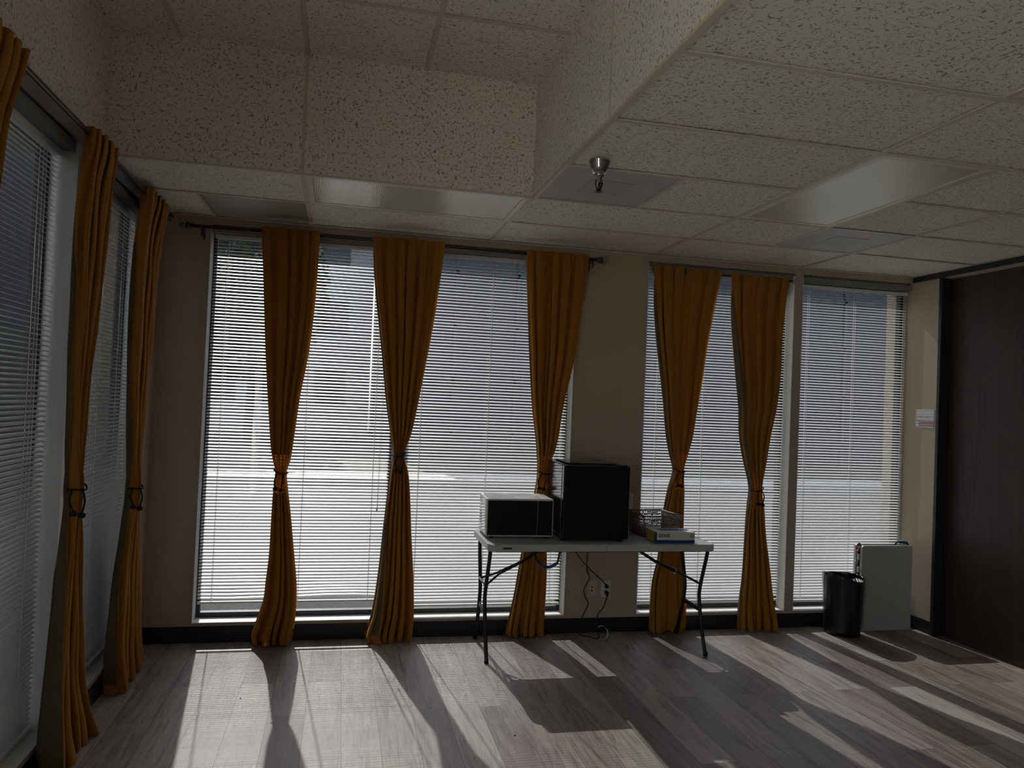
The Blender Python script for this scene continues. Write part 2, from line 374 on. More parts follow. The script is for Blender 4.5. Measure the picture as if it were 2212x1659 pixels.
def window_left():
    Z0, Z1 = .122, 2.72; xa, xb = XL-DEP, XL-DEP-.05
    bays = [(-.29, .9), (-1.55, -.36), (-2.81, -1.62), (-4.07, -2.88), (-5.33, -4.14)]
    f = MB()
    for a, b_ in bays:
        f.box(xb, xa, a, a+.028, Z0, Z1); f.box(xb, xa, b_-.028, b_, Z0, Z1); f.box(xb, xa, a+.028, b_-.028, Z0, Z0+.055); f.box(xb, xa, a+.028, b_-.028, Z1-.06, Z1)
    fo = f.build('window_3', M['frame'], bevel=.002); struct(fo, 'long row of tall windows in the left wall', 'window')
    gl = MB()
    for a, b_ in bays[:4]: gl.box(xa-.026, xa-.02, a+.025, b_-.025, Z0+.05, Z1-.055)
    gl.build('glass', M['glass'], fo)
    gl = MB()
    for a, b_ in bays[4:]: gl.box(xa-.026, xa-.02, a+.025, b_-.025, Z0+.05, Z1-.055)
    gl.build('glass', M['clear'], fo)  # unseen rear bay glazed clear to let in extra fill light
    l = MB(); t = .004
    for a, b_ in bays:
        l.box(xa, XL+.002, a, a+t, Z0, Z1-.02); l.box(xa, XL+.002, b_-t, b_, Z0, Z1-.02); l.box(xa, XL+.004, a, b_, Z0, Z0+t+.002)
    for i in range(4): l.box(xb, XL+.001, bays[i+1][1]+.0005, bays[i][0]-.0005, Z0, Z1)
    l.build('reveal', M['liner'], fo)
    tr = MB(); tr.box(XL+.0005, XL+.006, -5.34, .912, Z0-.016, Z0-.001); tr.box(XL+.0005, XL+.003, .901, .912, Z0, Z1); tr.build('mullion_trim', M['stool'], fo)
    h = MB()
    for a, b_ in bays: h.box(xa, XL-.012, a, b_, 2.645, 2.689)
    h.box(XL+.0005, XL+.012, -5.34, .90, 2.69, 2.742)
    h.build('head', M['head'], fo)
    return bays
B3 = window_left()

# ------------------------------------------------------------------ blinds
def blind(a, b, plane, side, zt, zb, label, tilt=21, droop=0., cords=(.13, .5, .87), seed=0, wand=None, group=None, kink=()):
    """side 'y': runs along X at y=plane, room towards -Y ; side 'x': runs along Y at x=plane, room towards +X"""
    rnd = random.Random(seed); root = thing('venetian_blind', label, 'blind', (0, 0, 0), 0, group)
    mp = (lambda s, t, z: (s, plane-t, z)) if side == 'y' else (lambda s, t, z: (plane+t, s, z))
    def bx(mb, s0, s1, t0, t1, z0, z1, mi=0):
        vs = [mp(s, t, z) for s in (s0, s1) for t in (t0, t1) for z in (z0, z1)]
        mb.add(vs, [(0, 1, 3, 2), (4, 6, 7, 5), (0, 4, 5, 1), (2, 3, 7, 6), (0, 2, 6, 4), (1, 5, 7, 3)], mi)
    hr = MB(); bx(hr, a, b, -.014, .014, zt-.026, zt); hr.build('headrail', M['slat'], root, bevel=.002)
    pitch = .0215; n = int((zt-.032-zb)/pitch); w = .0125; sl = MB(); K = 6
    for i in range(n):
        z = zt-.04-i*pitch; ti = math.radians(tilt + rnd.gauss(0, .7)); ct, st = math.cos(ti), math.sin(ti)
        fr = i/n; cross = []
        for q in range(5):
            u = -1+q*.5; crown = .0016*(1-u*u); t = u*w*ct + crown*st; zz = -u*w*st + crown*ct; cross.append((t, zz))
        dz = 0
        vs = []; dL = rnd.gauss(0, .0003); dR = rnd.gauss(0, .0003)
        for k in range(K+1):
            s = a + (b-a)*k/K
            zz0 = z + dL*(1-k/K) + dR*k/K - droop*(fr**10)*(k/K)
            for (ki, kk, kz) in kink:
                if n-1-i <= ki: zz0 += kz*math.exp(-((k/K-kk)/.16)**2)*(1-(n-1-i)/(ki+1))
            for t, zz in cross: vs.append(mp(s, t, zz0+zz))
            for t, zz in reversed(cross): vs.append(mp(s, t, zz0+zz-.0004))
        fs = []
        for k in range(K):
            for j in range(10):
                j2 = (j+1) % 10; fs.append((k*10+j, k*10+j2, (k+1)*10+j2, (k+1)*10+j))
        fs += [tuple(range(10)), tuple(K*10+j for j in range(10))[::-1]]
        sl.add(vs, fs, 0, False)
    so = sl.build('slats', M['slat'], root)
    zr = zt-.04-n*pitch-.004
    br = MB(); vs = []
    for s, d in ((a, 0), (b, -droop)):
        for t in (-.012, .012):
            for z in (zr-.016, zr): vs.append(mp(s, t, z+d))
    br.add(vs, [(0, 1, 3, 2), (4, 6, 7, 5), (0, 4, 5, 1), (2, 3, 7, 6), (0, 2, 6, 4), (1, 5, 7, 3)]); br.build('bottom_rail', M['slat'], root, bevel=.003)
    for cfrac in cords:
        s = a+(b-a)*cfrac; cm = MB()
        for t in (-.0135, .0135): cm.tube([mp(s, t, zt-.02), mp(s, t, zr-.004-droop*cfrac)], .0013, 5)
        cm.tube([mp(s+.004, 0, zt-.02), mp(s+.004, 0, zr-.004-droop*cfrac)], .0008, 5)
        cm.build('ladder_cord', M['cord'], root)
    if wand:
        s, zl = wand; cm = MB(); cm.tube([mp(s, .02, zt-.01), mp(s+.004, .021, (zt+zl)/2), mp(s, .02, zl)], .0012, 6)
        cm.tube([mp(s+.012, .02, zt-.01), mp(s+.018, .021, (zt+zl)/2+.1), mp(s+.002, .02, zl)], .0012, 6)
        cm.lathe([(.002, .012), (.005, .004), (.006, -.012), (.003, -.018)], mp(s, .02, zl), 10); cm.build('pull_cord', M['cord'], root)
    return root
BY = YW+.075; BX = XL-.075
blind(B1[0][0]+.018, B1[0][1]-.008, BY, 'y', 2.652, .240, 'white slat blind left of the middle gold curtain in the wide back window', droop=-.0, cords=(.07, .52, .9), seed=1, wand=(-.70, .86), kink=[(4, .75, .012), (3, .15, -.006)])
blind(B1[1][0]+.008, B1[1][1]-.018, BY, 'y', 2.652, .205, 'white slat blind behind the microwave in the wide back window', cords=(.09, .5, .93), seed=2)
blind(B2[0][0]+.015, B2[0][1]-.015, BY, 'y', 2.652, .200, 'white slat blind behind the two gold curtains near the pier', cords=(.1, .42, .82), seed=3)
blind(B2[1][0]+.008, B2[1][1]-.0015, BY, 'y', 2.64, .200, 'white slat blind with no curtain above the black bin', cords=(.1, .52, .985), seed=4)
LB = ['white slat blind in the left wall window nearest the room corner', 'white slat blind at the left edge of view between the first two left curtains']
for i, (a, b) in enumerate(B3):
    if i in (2, 3): blind(a+.012, b-.012, BX, 'x', 2.645, .15, 'white slat blind in the left window row ' + ('nearest the viewpoint' if i == 2 else 'behind the viewpoint'), seed=10+i)
    if i > 1: continue      # unseen last bay gets no blind, left bare to add fill light
    blind(a+.012, b-.012, BX, 'x', 2.645, .15, LB[i], cords=(.12, .5, .86), seed=10+i, wand=((b-.07, 1.02) if i == 0 else None))

# ------------------------------------------------------------------ curtains
def interp(keys, z):
    # keys sorted by descending z, monotone-smooth
    if z >= keys[0][0]: return list(keys[0][1:])
    if z <= keys[-1][0]: return list(keys[-1][1:])
    for i in range(len(keys)-1):
        if keys[i][0] >= z >= keys[i+1][0]:
            k0, k1, k2, k3 = keys[max(i-1, 0)], keys[i], keys[i+1], keys[min(i+2, len(keys)-1)]
            h = (k2[0]-k1[0]); t = (z-k1[0])/h if h else 0; out = []
            for j in range(1, len(k1)):
                m1 = (k2[j]-k0[j])/((k2[0]-k0[0]) or 1)*h; m2 = (k3[j]-k1[j])/((k3[0]-k1[0]) or 1)*h
                d = k2[j]-k1[j]
                if d == 0: m1 = m2 = 0
                else:
                    m1 = max(0, min(3*abs(d), m1*(1 if d > 0 else -1)))*(1 if d > 0 else -1)
                    m2 = max(0, min(3*abs(d), m2*(1 if d > 0 else -1)))*(1 if d > 0 else -1)
                out.append((2*t**3-3*t*t+1)*k1[j]+(t**3-2*t*t+t)*m1+(-2*t**3+3*t*t)*k2[j]+(t**3-t*t)*m2)
            return out
def curtain(label, side, wall, edges, depth, flap, ztie, N_=7, seed=1, tieturn=0.):
    """edges: (z, sL, sR); depth: (z, tlow, thigh) distance from the wall; flap: (z, Fs, Ft) hem position of the turned-back leading edge"""
    rnd = random.Random(seed); root = thing('curtain', label, 'curtain', group=None)
    mp = (lambda s, t, z: (s, wall-t, z)) if side == 'y' else (lambda s, t, z: (wall+t, s, z))
    ph = [rnd.uniform(.5, 1.) for _ in range(N_+2)]; kw = [rnd.uniform(.55, 1.5) for _ in range(N_)]; ks = [0]
    for q_ in kw: ks.append(ks[-1]+q_/sum(kw))
    rnd.random(); wp = [rnd.uniform(-.22, .22) for _ in range(N_+2)]; sk = [rnd.uniform(-1, 1) for _ in range(N_+2)]
    zt, zb = edges[0][0], edges[-1][0]; rows = []; z = zt
    R = 150; nf, nm = 14, 26*N_
    for r in range(R+1):
        fr = r/R; z = zt + (zb-zt)*fr
        sL, sR = interp(edges, z); tl, th = interp(depth, z); Fs, Ft = interp(flap, z)
        wdt = sR-sL; tm, am = (tl+th)/2, (th-tl)/2; near = math.exp(-((z-ztie)/.10)**2); topf = math.exp(-((zt-z)/.05)**2)
        row = []
        for i in range(nf):
            u = i/nf; s = sL + Fs*(1-u)**1.1; t = tl + (Ft-tl)*(1-u**2.2) + .004*math.sin(u*5+z*6); row.append((s, t, 0, u))
        for i in range(nm+1):
            u = i/nm; k = 0
            while k < N_-1 and u > ks[k+1]: k += 1
            f = min(1, (u-ks[k])/(ks[k+1]-ks[k])); x = k+f
            # each pleat wanders a little with height
            off = wp[k]*(1-f)+wp[k+1]*f
            amp = am*(ph[k]*(1-f)+ph[k+1]*f) * (.88+.12*math.sin(z*1.2+sk[k]*3))
            amp = amp*(1-near) + am*near
            a = 2*pi*(x + off*math.sin(pi*f) + .07*sk[k]*math.sin(z*1.1+k)*math.sin(pi*f))
            cc = math.cos(a)
            fold = .32*(wdt/N_)*math.sin(2*a)*(1-.4*topf) + .25*(wdt/N_)*math.sin(a+sk[k]*1.5)*math.sin(pi*u)
            fold *= (1-near)
            s = sL + wdt*u + fold*min(1, 6*u, 6*(1-u))
            edge = min(1, 10*u+.25, 10*(1-u)+.25)
            # bundle rounds off at the tie
            tt = tm - amp*cc*(1-near*.15*(2*u-1)**2)
            tt = tt - near*am*.35*(2*u-1)**2
            tt += .0025*math.sin(9*u+z*13)*(1-near)
            if fr > .93: tt += .012*((fr-.93)/.07)**2*math.sin(u*11+seed)
            s = max(sL, min(sR, s))
            row.append((s, max(.006, tt) if z < .13 or side == 'y' and wall > YW+.01 else tt, 1, u))
        rows.append((z, row))
    nc = nf+nm+1
    vs, vb = [], []
    for z, row in rows:
        for j, (s, t, q, u) in enumerate(row):
            a_, b_ = row[max(j-1, 0)], row[min(j+1, nc-1)]; dx, dy = b_[0]-a_[0], b_[1]-a_[1]; l = math.hypot(dx, dy) or 1
            nx, ny = dy/l, -dx/l; nr_ = math.exp(-((z-ztie)/.10)**2); nx *= 1-.7*nr_; ny *= 1-.7*nr_                     # behind the fabric
            vs.append(mp(s, t, z)); vb.append(mp(s+nx*.0022, t+ny*.0022, z))
    sgn = 1 if side == 'y' else -1
    def quad(r, j): 
        q = (r*nc+j, (r+1)*nc+j, (r+1)*nc+j+1, r*nc+j+1); return q if sgn == 1 else q[::-1]
    p = MB(); p.add(vs, [quad(r, j) for r in range(R) for j in range(nc-1)], 0, True)
    po = p.build('velvet_panel', M['velvet'], root)
    b = MB(); b.add(vb, [quad(r, j) for r in range(R-3) for j in range(2, nc-4) if j < nf or abs(rows[r][0]-ztie) > .13], 0, True); lo = b.build('lining', M['lining'], root)
    lo['label'] = 'olive grey lining'
    return root
def tieback(label, side, wall, s0, s1, t0, t1, z, sway=0., seed=0):
    rnd = random.Random(seed); root = thing('curtain_tieback', label, 'tieback', group=None)
    mp = (lambda s, t, zz: (s, wall-t, zz)) if side == 'y' else (lambda s, t, zz: (wall+t, s, zz))
    sm, tm = (s0+s1)/2, (t0+t1)/2; ra, rb = (s1-s0)/2+.006, (t1-t0)/2+.006
    lp = []
    for k in range(41):
        a = 2*pi*k/40; lp.append(mp(sm+ra*math.cos(a), tm+rb*math.sin(a), z+.007*math.cos(a*2)+.010*math.cos(a)*(1 if sway >= 0 else -1)))
    m = MB(); m.tube(lp, .0042, 8); tf = tm+rb
    a = [mp(sm-.012+sway*.2, tf+.004, z), mp(sm-.026+sway, tf+.007, z-.05), mp(sm-.018+sway, tf+.008, z-.098)]
    b = [mp(sm+.016+sway*.2, tf+.004, z), mp(sm+.028+sway, tf+.007, z-.05), mp(sm+.016+sway, tf+.008, z-.105)]
    if side == 'x':
        ta, tc = tm-.002, t1+.012
        a = [mp(s0-.004, ta, z), mp(s0-.014, ta-.004, z-.05), mp(s0-.016, ta+.012, z-.098)]
        b = [mp(s0-.002, tc-.008, z+.002), mp(s0-.012, tc+.006, z-.05), mp(s0-.016, tc-.002, z-.105)]
    m.tube(smoothpath(a), .0042, 8); m.tube(smoothpath(b), .0042, 8); m.build('cord', M['tie'], root)
    for c in (a[-1], b[-1]):
        q = MB(); q.ball(mp(0, 0, 0) and (c[0], c[1], c[2]-.006), .0165, 16, 0, (1, 1, .8)); q.build('magnet', M['tie'], root)
FB = lambda k, up=0: [(2.7, .01+up, .03), (1.3, .015+up, .05)]
G = 'gold velvet curtains'
# back wall --------------------------------------------------------------
E1 = [(2.692, -1.523, -1.156), (2.256, -1.494, -1.166), (1.894, -1.466, -1.193), (1.592, -1.438, -1.236), (1.292, -1.408, -1.264), (1.172, -1.386, -1.28), (1.112, -1.370, -1.297), (.993, -1.377, -1.282), (.843, -1.38, -1.259), (.574, -1.384, -1.225), (.395, -1.398, -1.202), (.276, -1.408, -1.197), (.158, -1.441, -1.2), (.054, -1.473, -1.21), (.006, -1.462, -1.216)]
D1 = [(2.692, .104, .136), (2.62, .104, .138), (2.5, .075, .14), (2.3, .05, .135), (1.6, .05, .125), (1.11, .05, .115), (.8, .045, .12), (.2, .025, .125), (.005, .02, .15)]
curtain('leftmost gold curtain on the back wall, flaring left at the floor', 'y', YW, E1, D1, [(2.7, .004, .062), (1.2, .004, .06), (.006, .01, .04)], 1.11, 5, 11)
tieback('black magnetic tieback on the leftmost back wall curtain', 'y', YW, -1.372, -1.293, .05, .118, 1.112, -.008, 1)
E2 = [(2.69, -.816, -.331), (2.435, -.795, -.35), (2.123, -.751, -.383), (1.811, -.705, -.429), (1.562, -.671, -.466), (1.376, -.636, -.501), (1.242, -.615, -.54), (1.128, -.628, -.508), (.973, -.641, -.489), (.726, -.659, -.469), (.418, -.68, -.44), (.172, -.71, -.425), (.04, -.748, -.428), (.006, -.742, -.434)]
curtain('gold curtain in the middle of the wide window, lining turned out at its left foot', 'y', YW, E2, D1, [(2.7, .01, .07), (1.9, .03, .08), (1.5, .02, .08), (1.25, .006, .07), (1., .012, .08), (.726, .022, .13), (.418, .046, .138), (.172, .070, .145), (.006, .105, .165)], 1.242, 6, 22)
tieback('black magnetic tieback on the middle curtain of the wide window', 'y', YW, -.617, -.538, .05, .118, 1.242, .0, 2)
E3 = [(2.689, .241, .692), (2.519, .254, .688), (2.19, .285, .656), (1.994, .301, .641), (1.601, .34, .565), (1.341, .382, .529), (1.139, .404, .475), (1.016, .396, .488), (.789, .364, .498), (.588, .322, .506), (.369, .284, .505), (.177, .249, .5), (.03, .219, .496), (.006, .225, .498)]
D3 = [(2.692, .104, .136), (2.62, .104, .138), (2.5, .075, .14), (2.3, .05, .135), (1.6, .03, .115), (1.14, .01, .07), (.85, -.035, .022), (.74, -.04, .018), (.62, -.03, .022), (.45, -.005, .04), (.15, .016, .07), (.005, .016, .10)]
curtain('gold curtain behind the microwave and the table', 'y', YW, E3, D3, [(2.7, .004, .06), (1.5, .004, .04), (1., .004, .0), (.75, .004, -.035), (.5, .004, .0), (.006, .01, .04)], 1.139, 5, 33)
tieback('black magnetic tieback beside the black fridge', 'y', YW, .402, .477, .01, .072, 1.139, -.02, 3)
E4 = [(2.672, 1.222, 1.768), (2.427, 1.243, 1.736), (2.119, 1.279, 1.688), (1.743, 1.335, 1.636), (1.436, 1.372, 1.589), (1.3, 1.403, 1.553), (1.175, 1.442, 1.516), (1.063, 1.413, 1.533), (.893, 1.389, 1.547), (.555, 1.349, 1.561), (.353, 1.3, 1.564), (.06, 1.285, 1.577), (.006, 1.29, 1.571)]
D4 = [(2.68, .012, .05), (2.61, .012, .052), (2.5, -.01, .05), (2.3, -.03, .05), (1.6, -.02, .06), (1.18, -.01, .055), (.85, -.035, .022), (.74, -.04, .018), (.62, -.03, .022), (.45, -.005, .04), (.15, .016, .07), (.005, .016, .08)]
curtain('gold curtain just right of the pier, behind the wicker look basket', 'y', YW, E4, D4, [(2.7, .01, .0), (1.5, .01, .03), (1.1, .004, .02), (.75, .004, -.03), (.45, .02, .02), (.006, .012, .04)], 1.175, 5, 44)
tieback('black magnetic tieback on the curtain behind the basket', 'y', YW, 1.440, 1.518, -.01, .058, 1.175, -.015, 4)
E5 = [(2.66, 1.848, 2.335), (2.293, 1.877, 2.306), (1.944, 1.913, 2.29), (1.665, 1.943, 2.262), (1.455, 1.954, 2.214), (1.247, 2.0, 2.183), (1.046, 2.062, 2.150), (.935, 2.045, 2.169), (.728, 2.031, 2.192), (.382, 2.014, 2.244), (.21, 1.996, 2.273), (.05, 1.988, 2.303), (.006, 1.992, 2.297)]
D5 = [(2.68, .012, .05), (2.61, .012, .052), (2.5, -.01, .05), (2.3, -.03, .05), (1.6, -.005, .065), (1.05, .0, .065), (.8, .0, .07), (.3, .014, .09), (.005, .016, .11)]
curtain('rightmost gold curtain beside the white blind mullion', 'y', YW, E5, D5, [(2.7, .004, .0), (2., .03, .05), (1.6, .05, .07), (1.3, .04, .07), (1.05, .004, .05), (.8, .006, .04), (.006, .01, .05)], 1.046, 5, 55)
tieback('black magnetic tieback on the rightmost curtain', 'y', YW, 2.060, 2.152, .0, .068, 1.046, .01, 5)
# left wall --------------------------------------------------------------
EL2 = [(2.725, -.50, -.185), (2.42, -.52, -.205), (2.15, -.505, -.235), (1.95, -.50, -.29), (1.76, -.51, -.335), (1.57, -.50, -.37), (1.37, -.485, -.395), (1.188, -.445, -.385), (1.10, -.45, -.385), (.97, -.475, -.365), (.82, -.515, -.345), (.7, -.53, -.325), (.52, -.55, -.30), (.34, -.56, -.27), (.15, -.56, -.17), (.006, -.555, -.10)]
DL2 = [(2.72, .092, .125), (2.65, .092, .125), (2.53, .06, .12), (2.3, .045, .115), (1.6, .04, .115), (1.19, .045, .11), (.8, .035, .115), (.2, .016, .135), (.005, .016, .15)]
curtain('gold curtain in front of the left wall mullion, wide olive lining showing', 'x', XL, EL2, DL2, [(2.7, .02, .06), (1.9, .0, .062), (1.5, .0, .07), (1.19, .0, .055), (1.0, -.01, .075), (.8, -.015, .10), (.5, -.02, .115), (.2, -.03, .13), (.006, -.03, .145)], 1.185, 5, 66)
tieback('black rope tieback on the curtain nearest the left edge', 'x', XL, -.452, -.372, .045, .112, 1.185, .0, 6)
EL3 = [(2.72, .45, .90), (2.4, .39, .80), (2.15, .395, .77), (1.82, .40, .73), (1.46, .43, .66), (1.2, .49, .63), (1.072, .535, .60), (.97, .50, .63), (.8, .44, .69), (.62, .37, .76), (.45, .35, .80), (.25, .34, .83), (.06, .36, .88), (.006, .36, .88)]
curtain('gold curtain closest to the room corner, olive lining turned out', 'x', XL, EL3, DL2, [(2.7, .02, .06), (1.9, .0, .062), (1.3, .0, .078), (1.07, .0, .055), (.95, -.0, .07), (.8, -.01, .08), (.5, -.02, .085), (.006, -.02, .095)], 1.072, 5, 77)
tieback('black rope tieback on the curtain closest to the corner', 'x', XL, .528, .606, .045, .112, 1.072, .0, 7)
EL1 = [(2.725, -1.68, -1.22), (2.56, -1.69, -1.28), (2.45, -1.69, -1.33), (2.24, -1.68, -1.36), (2.1, -1.68, -1.38), (1.6, -1.65, -1.47), (1.15, -1.60, -1.53), (.8, -1.66, -1.46), (.4, -1.7, -1.40), (.006, -1.72, -1.36)]
curtain('gold curtain cut off by the left edge of the photo', 'x', XL, EL1, DL2, [(2.7, .02, .06), (1.15, .0, .055), (.8, -.01, .09), (.006, -.03, .12)], 1.15, 7, 88)
tieback('black rope tieback on the curtain at the left edge', 'x', XL, -1.604, -1.526, .045, .112, 1.15, .0, 8)

# ------------------------------------------------------------------ rods
def rod(label, side, wall, s0, s1, t, z, ends=(1, 1), brackets=(), r=.011):
    root = thing('curtain_rod', label, 'curtain rod'); mp = (lambda s, tt, zz: (s, wall-tt, zz)) if side == 'y' else (lambda s, tt, zz: (wall+tt, s, zz))
    ax = 'x' if side == 'y' else 'y'
    MB().tube([mp(s0, t, z), mp(s0*.5+s1*.5, t, z), mp(s1, t, z)], r, 16).build('pole', M['rod'], root)
    for e, s, d in ((ends[0], s0, -1), (ends[1], s1, 1)):
        if not e: continue
        f = MB(); prof = [(.012, 0), (.018, .004), (.018, .010), (.011, .014), (.020, .022), (.024, .030), (.020, .038), (.012, .043)]
        f.lathe([(rr, h*d) for rr, h in prof], mp(s, t, z), 20, 0, ax)
        fo = f.build('finial', M['rod'], root)
        k = MB(); q = .021; c = mp(s+d*.062, t, z)
        k.box(c[0]-q*.9, c[0]+q*.9, c[1]-q, c[1]+q, c[2]-q, c[2]+q); k.build('square_knob', M['knob'], fo, bevel=.004)
    for s in brackets:
        b = MB(); q = .006
        def bb(s0_, s1_, t0, t1, z0, z1):
            v = [mp(a, bb_, c) for a in (s0_, s1_) for bb_ in (t0, t1) for c in (z0, z1)]; b.add(v, [(0, 1, 3, 2), (4, 6, 7, 5), (0, 4, 5, 1), (2, 3, 7, 6), (0, 2, 6, 4), (1, 5, 7, 3)])
        bb(s-q, s+q, .0005, .004, z-.07, z+.02); bb(s-q, s+q, .004, t, z-.022, z-.0115); bb(s-q, s+q, t-.008, t+.014, z-.022, z-.0115); bb(s-q, s+q, t+.011, t+.016, z-.0115, z+.006)
        b.lathe([(.006, 0), (.006, -.035), (.004, -.040)], mp(s, t, z-.022), 10)
        b.build('bracket', M['rod'], root, bevel=.0015)
    return root
rod('dark bronze rod with square finials above the wide back window', 'y', YW, -1.94, .752, .09, 2.664, brackets=(-1.885, .728))
r2 = rod('tension rod inside the right back window reveal', 'y', YW, 1.195, 2.387, .0, 2.645, ends=(0, 0), r=.009)
for s, d in ((1.195, 1), (2.387, -1)):
    e = MB().lathe([(.022, 0), (.022, .012*d), (.012, .02*d)], (s, YW, 2.645), 20, 0, 'x').build('end_cap', M['stool'], r2)
rod('dark rod running along the left wall windows', 'x', XL, -3.2, 1.02, .078, 2.695, brackets=(-3.1, -1.45, .72))

# ------------------------------------------------------------------ ceiling fittings
def light(label, x0, x1, y0, y1):
    root = thing('ceiling_light', label, 'light', ((x0+x1)/2, (y0+y1)/2, H), group=None)
    a, b = (x1-x0)/2-.0125, (y1-y0)/2-.0125; f = MB(); w = .034
    f.box(-a, a, -b, -b+w, -.001, .012); f.box(-a, a, b-w, b, -.001, .012); f.box(-a, -a+w, -b+w, b-w, -.001, .012); f.box(a-w, a, -b+w, b-w, -.001, .012)
    f.box(-a+.001, a-.001, -b+.001, b-.001, .0125, .019)
    f.build('frame', M['lensframe'], root, bevel=.0025)
    MB().box(-a+w+.002, a-w-.002, -b+w+.002, b-w-.002, .002, .008).build('lens', M['lens'], root)
light('unlit fluorescent troffer beside the return grille over the wide window', -2*FT2, 0, .006, FT2)
light('unlit fluorescent troffer in the open ceiling at right', 2*FT2, 3*FT2, -2*FT2, 0)
def air_panel(name, label, x0, x1, y0, y1, m, ring):
    root = thing(name, label, 'air vent', ((x0+x1)/2, (y0+y1)/2, H)); a, b = (x1-x0)/2-.0125, (y1-y0)/2-.0125
    f = MB(); w = .012; f.box(-a, a, -b, -b+w, .0005, .010); f.box(-a, a, b-w, b, .0005, .010); f.box(-a, -a+w, -b+w, b-w, .0005, .010); f.box(a-w, a, -b+w, b-w, .0005, .010)
    f.build('frame', m, root)
    MB().box(-a+w, a-w, -b+w, b-w, .003, .009).build('perforated_face', m, root)
    if ring:
        q = MB(); s = .12; q.box(-s, s, -s, s, .0005, .0028); q.build('deflector', M['diff'], root, bevel=.001)
    return root
air_panel('return_grille', 'grey perforated return grille above the left end of the wide window', -3*FT2, -2*FT2, FT2, YW-.004, M['vent'], False)
air_panel('supply_diffuser', 'grey perforated ceiling diffuser behind the sprinkler head', 0+.008, FT2, -FT2, 0, M['diff'], True)
air_panel('supply_diffuser', 'grey perforated ceiling diffuser beyond the right troffer', 3*FT2, 4*FT2, 0+.006, FT2, M['diff'], True)
sp = thing('sprinkler_head', 'chrome fire sprinkler head hanging from the ceiling edge', 'sprinkler', (.135, -.715, H)); sp.scale = (1.22, 1.22, 1.22)
MB().lathe([(.040, .0065), (.043, .001), (.040, -.004), (.034, -.026), (.024, -.046), (.021, -.048)], n=36).build('escutcheon', M['chrome'], sp)
MB().lathe([(.020, -.047), (.020, -.056), (.012, -.062), (.010, -.078), (.006, -.082)], n=24).build('body', M['chrome'], sp)
q = MB(); q.tube([(.011, 0, -.070), (.012, 0, -.090), (.004, 0, -.112)], .0028, 8); q.tube([(-.011, 0, -.070), (-.012, 0, -.090), (-.004, 0, -.112)], .0028, 8); q.tube([(0, 0, -.08), (0, 0, -.113)], .003, 8)
for k in range(3): q.box(.002, .016-.003*k, -.004, .004, -.086-.009*k, -.082-.009*k)
q.build('yoke', M['rod'], sp)
MB().lathe([(.004, -.112), (.017, -.114), (.017, -.1155), (.002, -.117)], n=24).build('deflector_plate', M['rod'], sp)

# ------------------------------------------------------------------ folding table
def round_slab(x0, x1, y0, y1, z0, z1, r, corners=(1, 1, 1, 1), n=8):
    pts = []
    for (cx, cy, a0, c) in ((x1-r, y1-r, 0, corners[0]), (x0+r, y1-r, 90, corners[1]), (x0+r, y0+r, 180, corners[2]), (x1-r, y0+r, 270, corners[3])):
        if c:
            for k in range(n+1):
                a = math.radians(a0+90*k/n); pts.append((cx+r*math.cos(a), cy+r*math.sin(a)))
        else:
            pts.append((x1 if a0 in (0, 270) else x0, y1 if a0 in (0, 90) else y0))
    m = len(pts); return [(x, y, z0) for x, y in pts]+[(x, y, z1) for x, y in pts], [tuple(range(m))[::-1], tuple(range(m, 2*m))]+[(i, (i+1) % m, m+(i+1) % m, m+i) for i in range(m)]
TX0, TX1, TY0, TY1, TZ = -.045, 1.482, .60, 1.178, .745
tb = thing('folding_table', 'grey white plastic folding table with charcoal legs holding the appliances', 'table', (.72, .89, 0))
OFF = (-.72, -.89, 0)
def T(p): return (p[0]-.72, p[1]-.89, p[2])
xm = .722
for a, b, cr in ((TX0, xm-.0012, (0, 1, 1, 0)), (xm+.0012, TX1, (1, 0, 0, 1))):
    m = MB(); v, f = round_slab(a-.72, b-.72, TY0-.89, TY1-.89, TZ-.045, TZ, .045, cr); m.add(v, f); o = m.build('tabletop_panel', M['plastic'], tb, bevel=.006, seg=3)
lg = MB(); lg.box(.075-.72-.03, .075-.72+.028, TY0-.89-.0012, TY0-.89+.002, TZ-.029, TZ-.017); lg.build('maker_plate', M['ink'], tb, bevel=.002)
u = MB()
for y in (.68, 1.10): u.box(TX0+.06-.72, TX1-.06-.72, y-.89-.012, y-.89+.012, TZ-.060, TZ-.0452)
u.build('apron_rail', M['steel'], tb)
def leg(path, foot):
    m = MB(); m.tube(smoothpath([T(p) for p in path], 8), .0125, 14); o = m.build('leg', M['steel'], tb)
    f = T(path[-1]); MB().lathe([(.0145, 0), (.0145, .022), (.0128, .026)], (f[0], f[1], .0005), 14).build('foot_cap', M['blackm'], o)
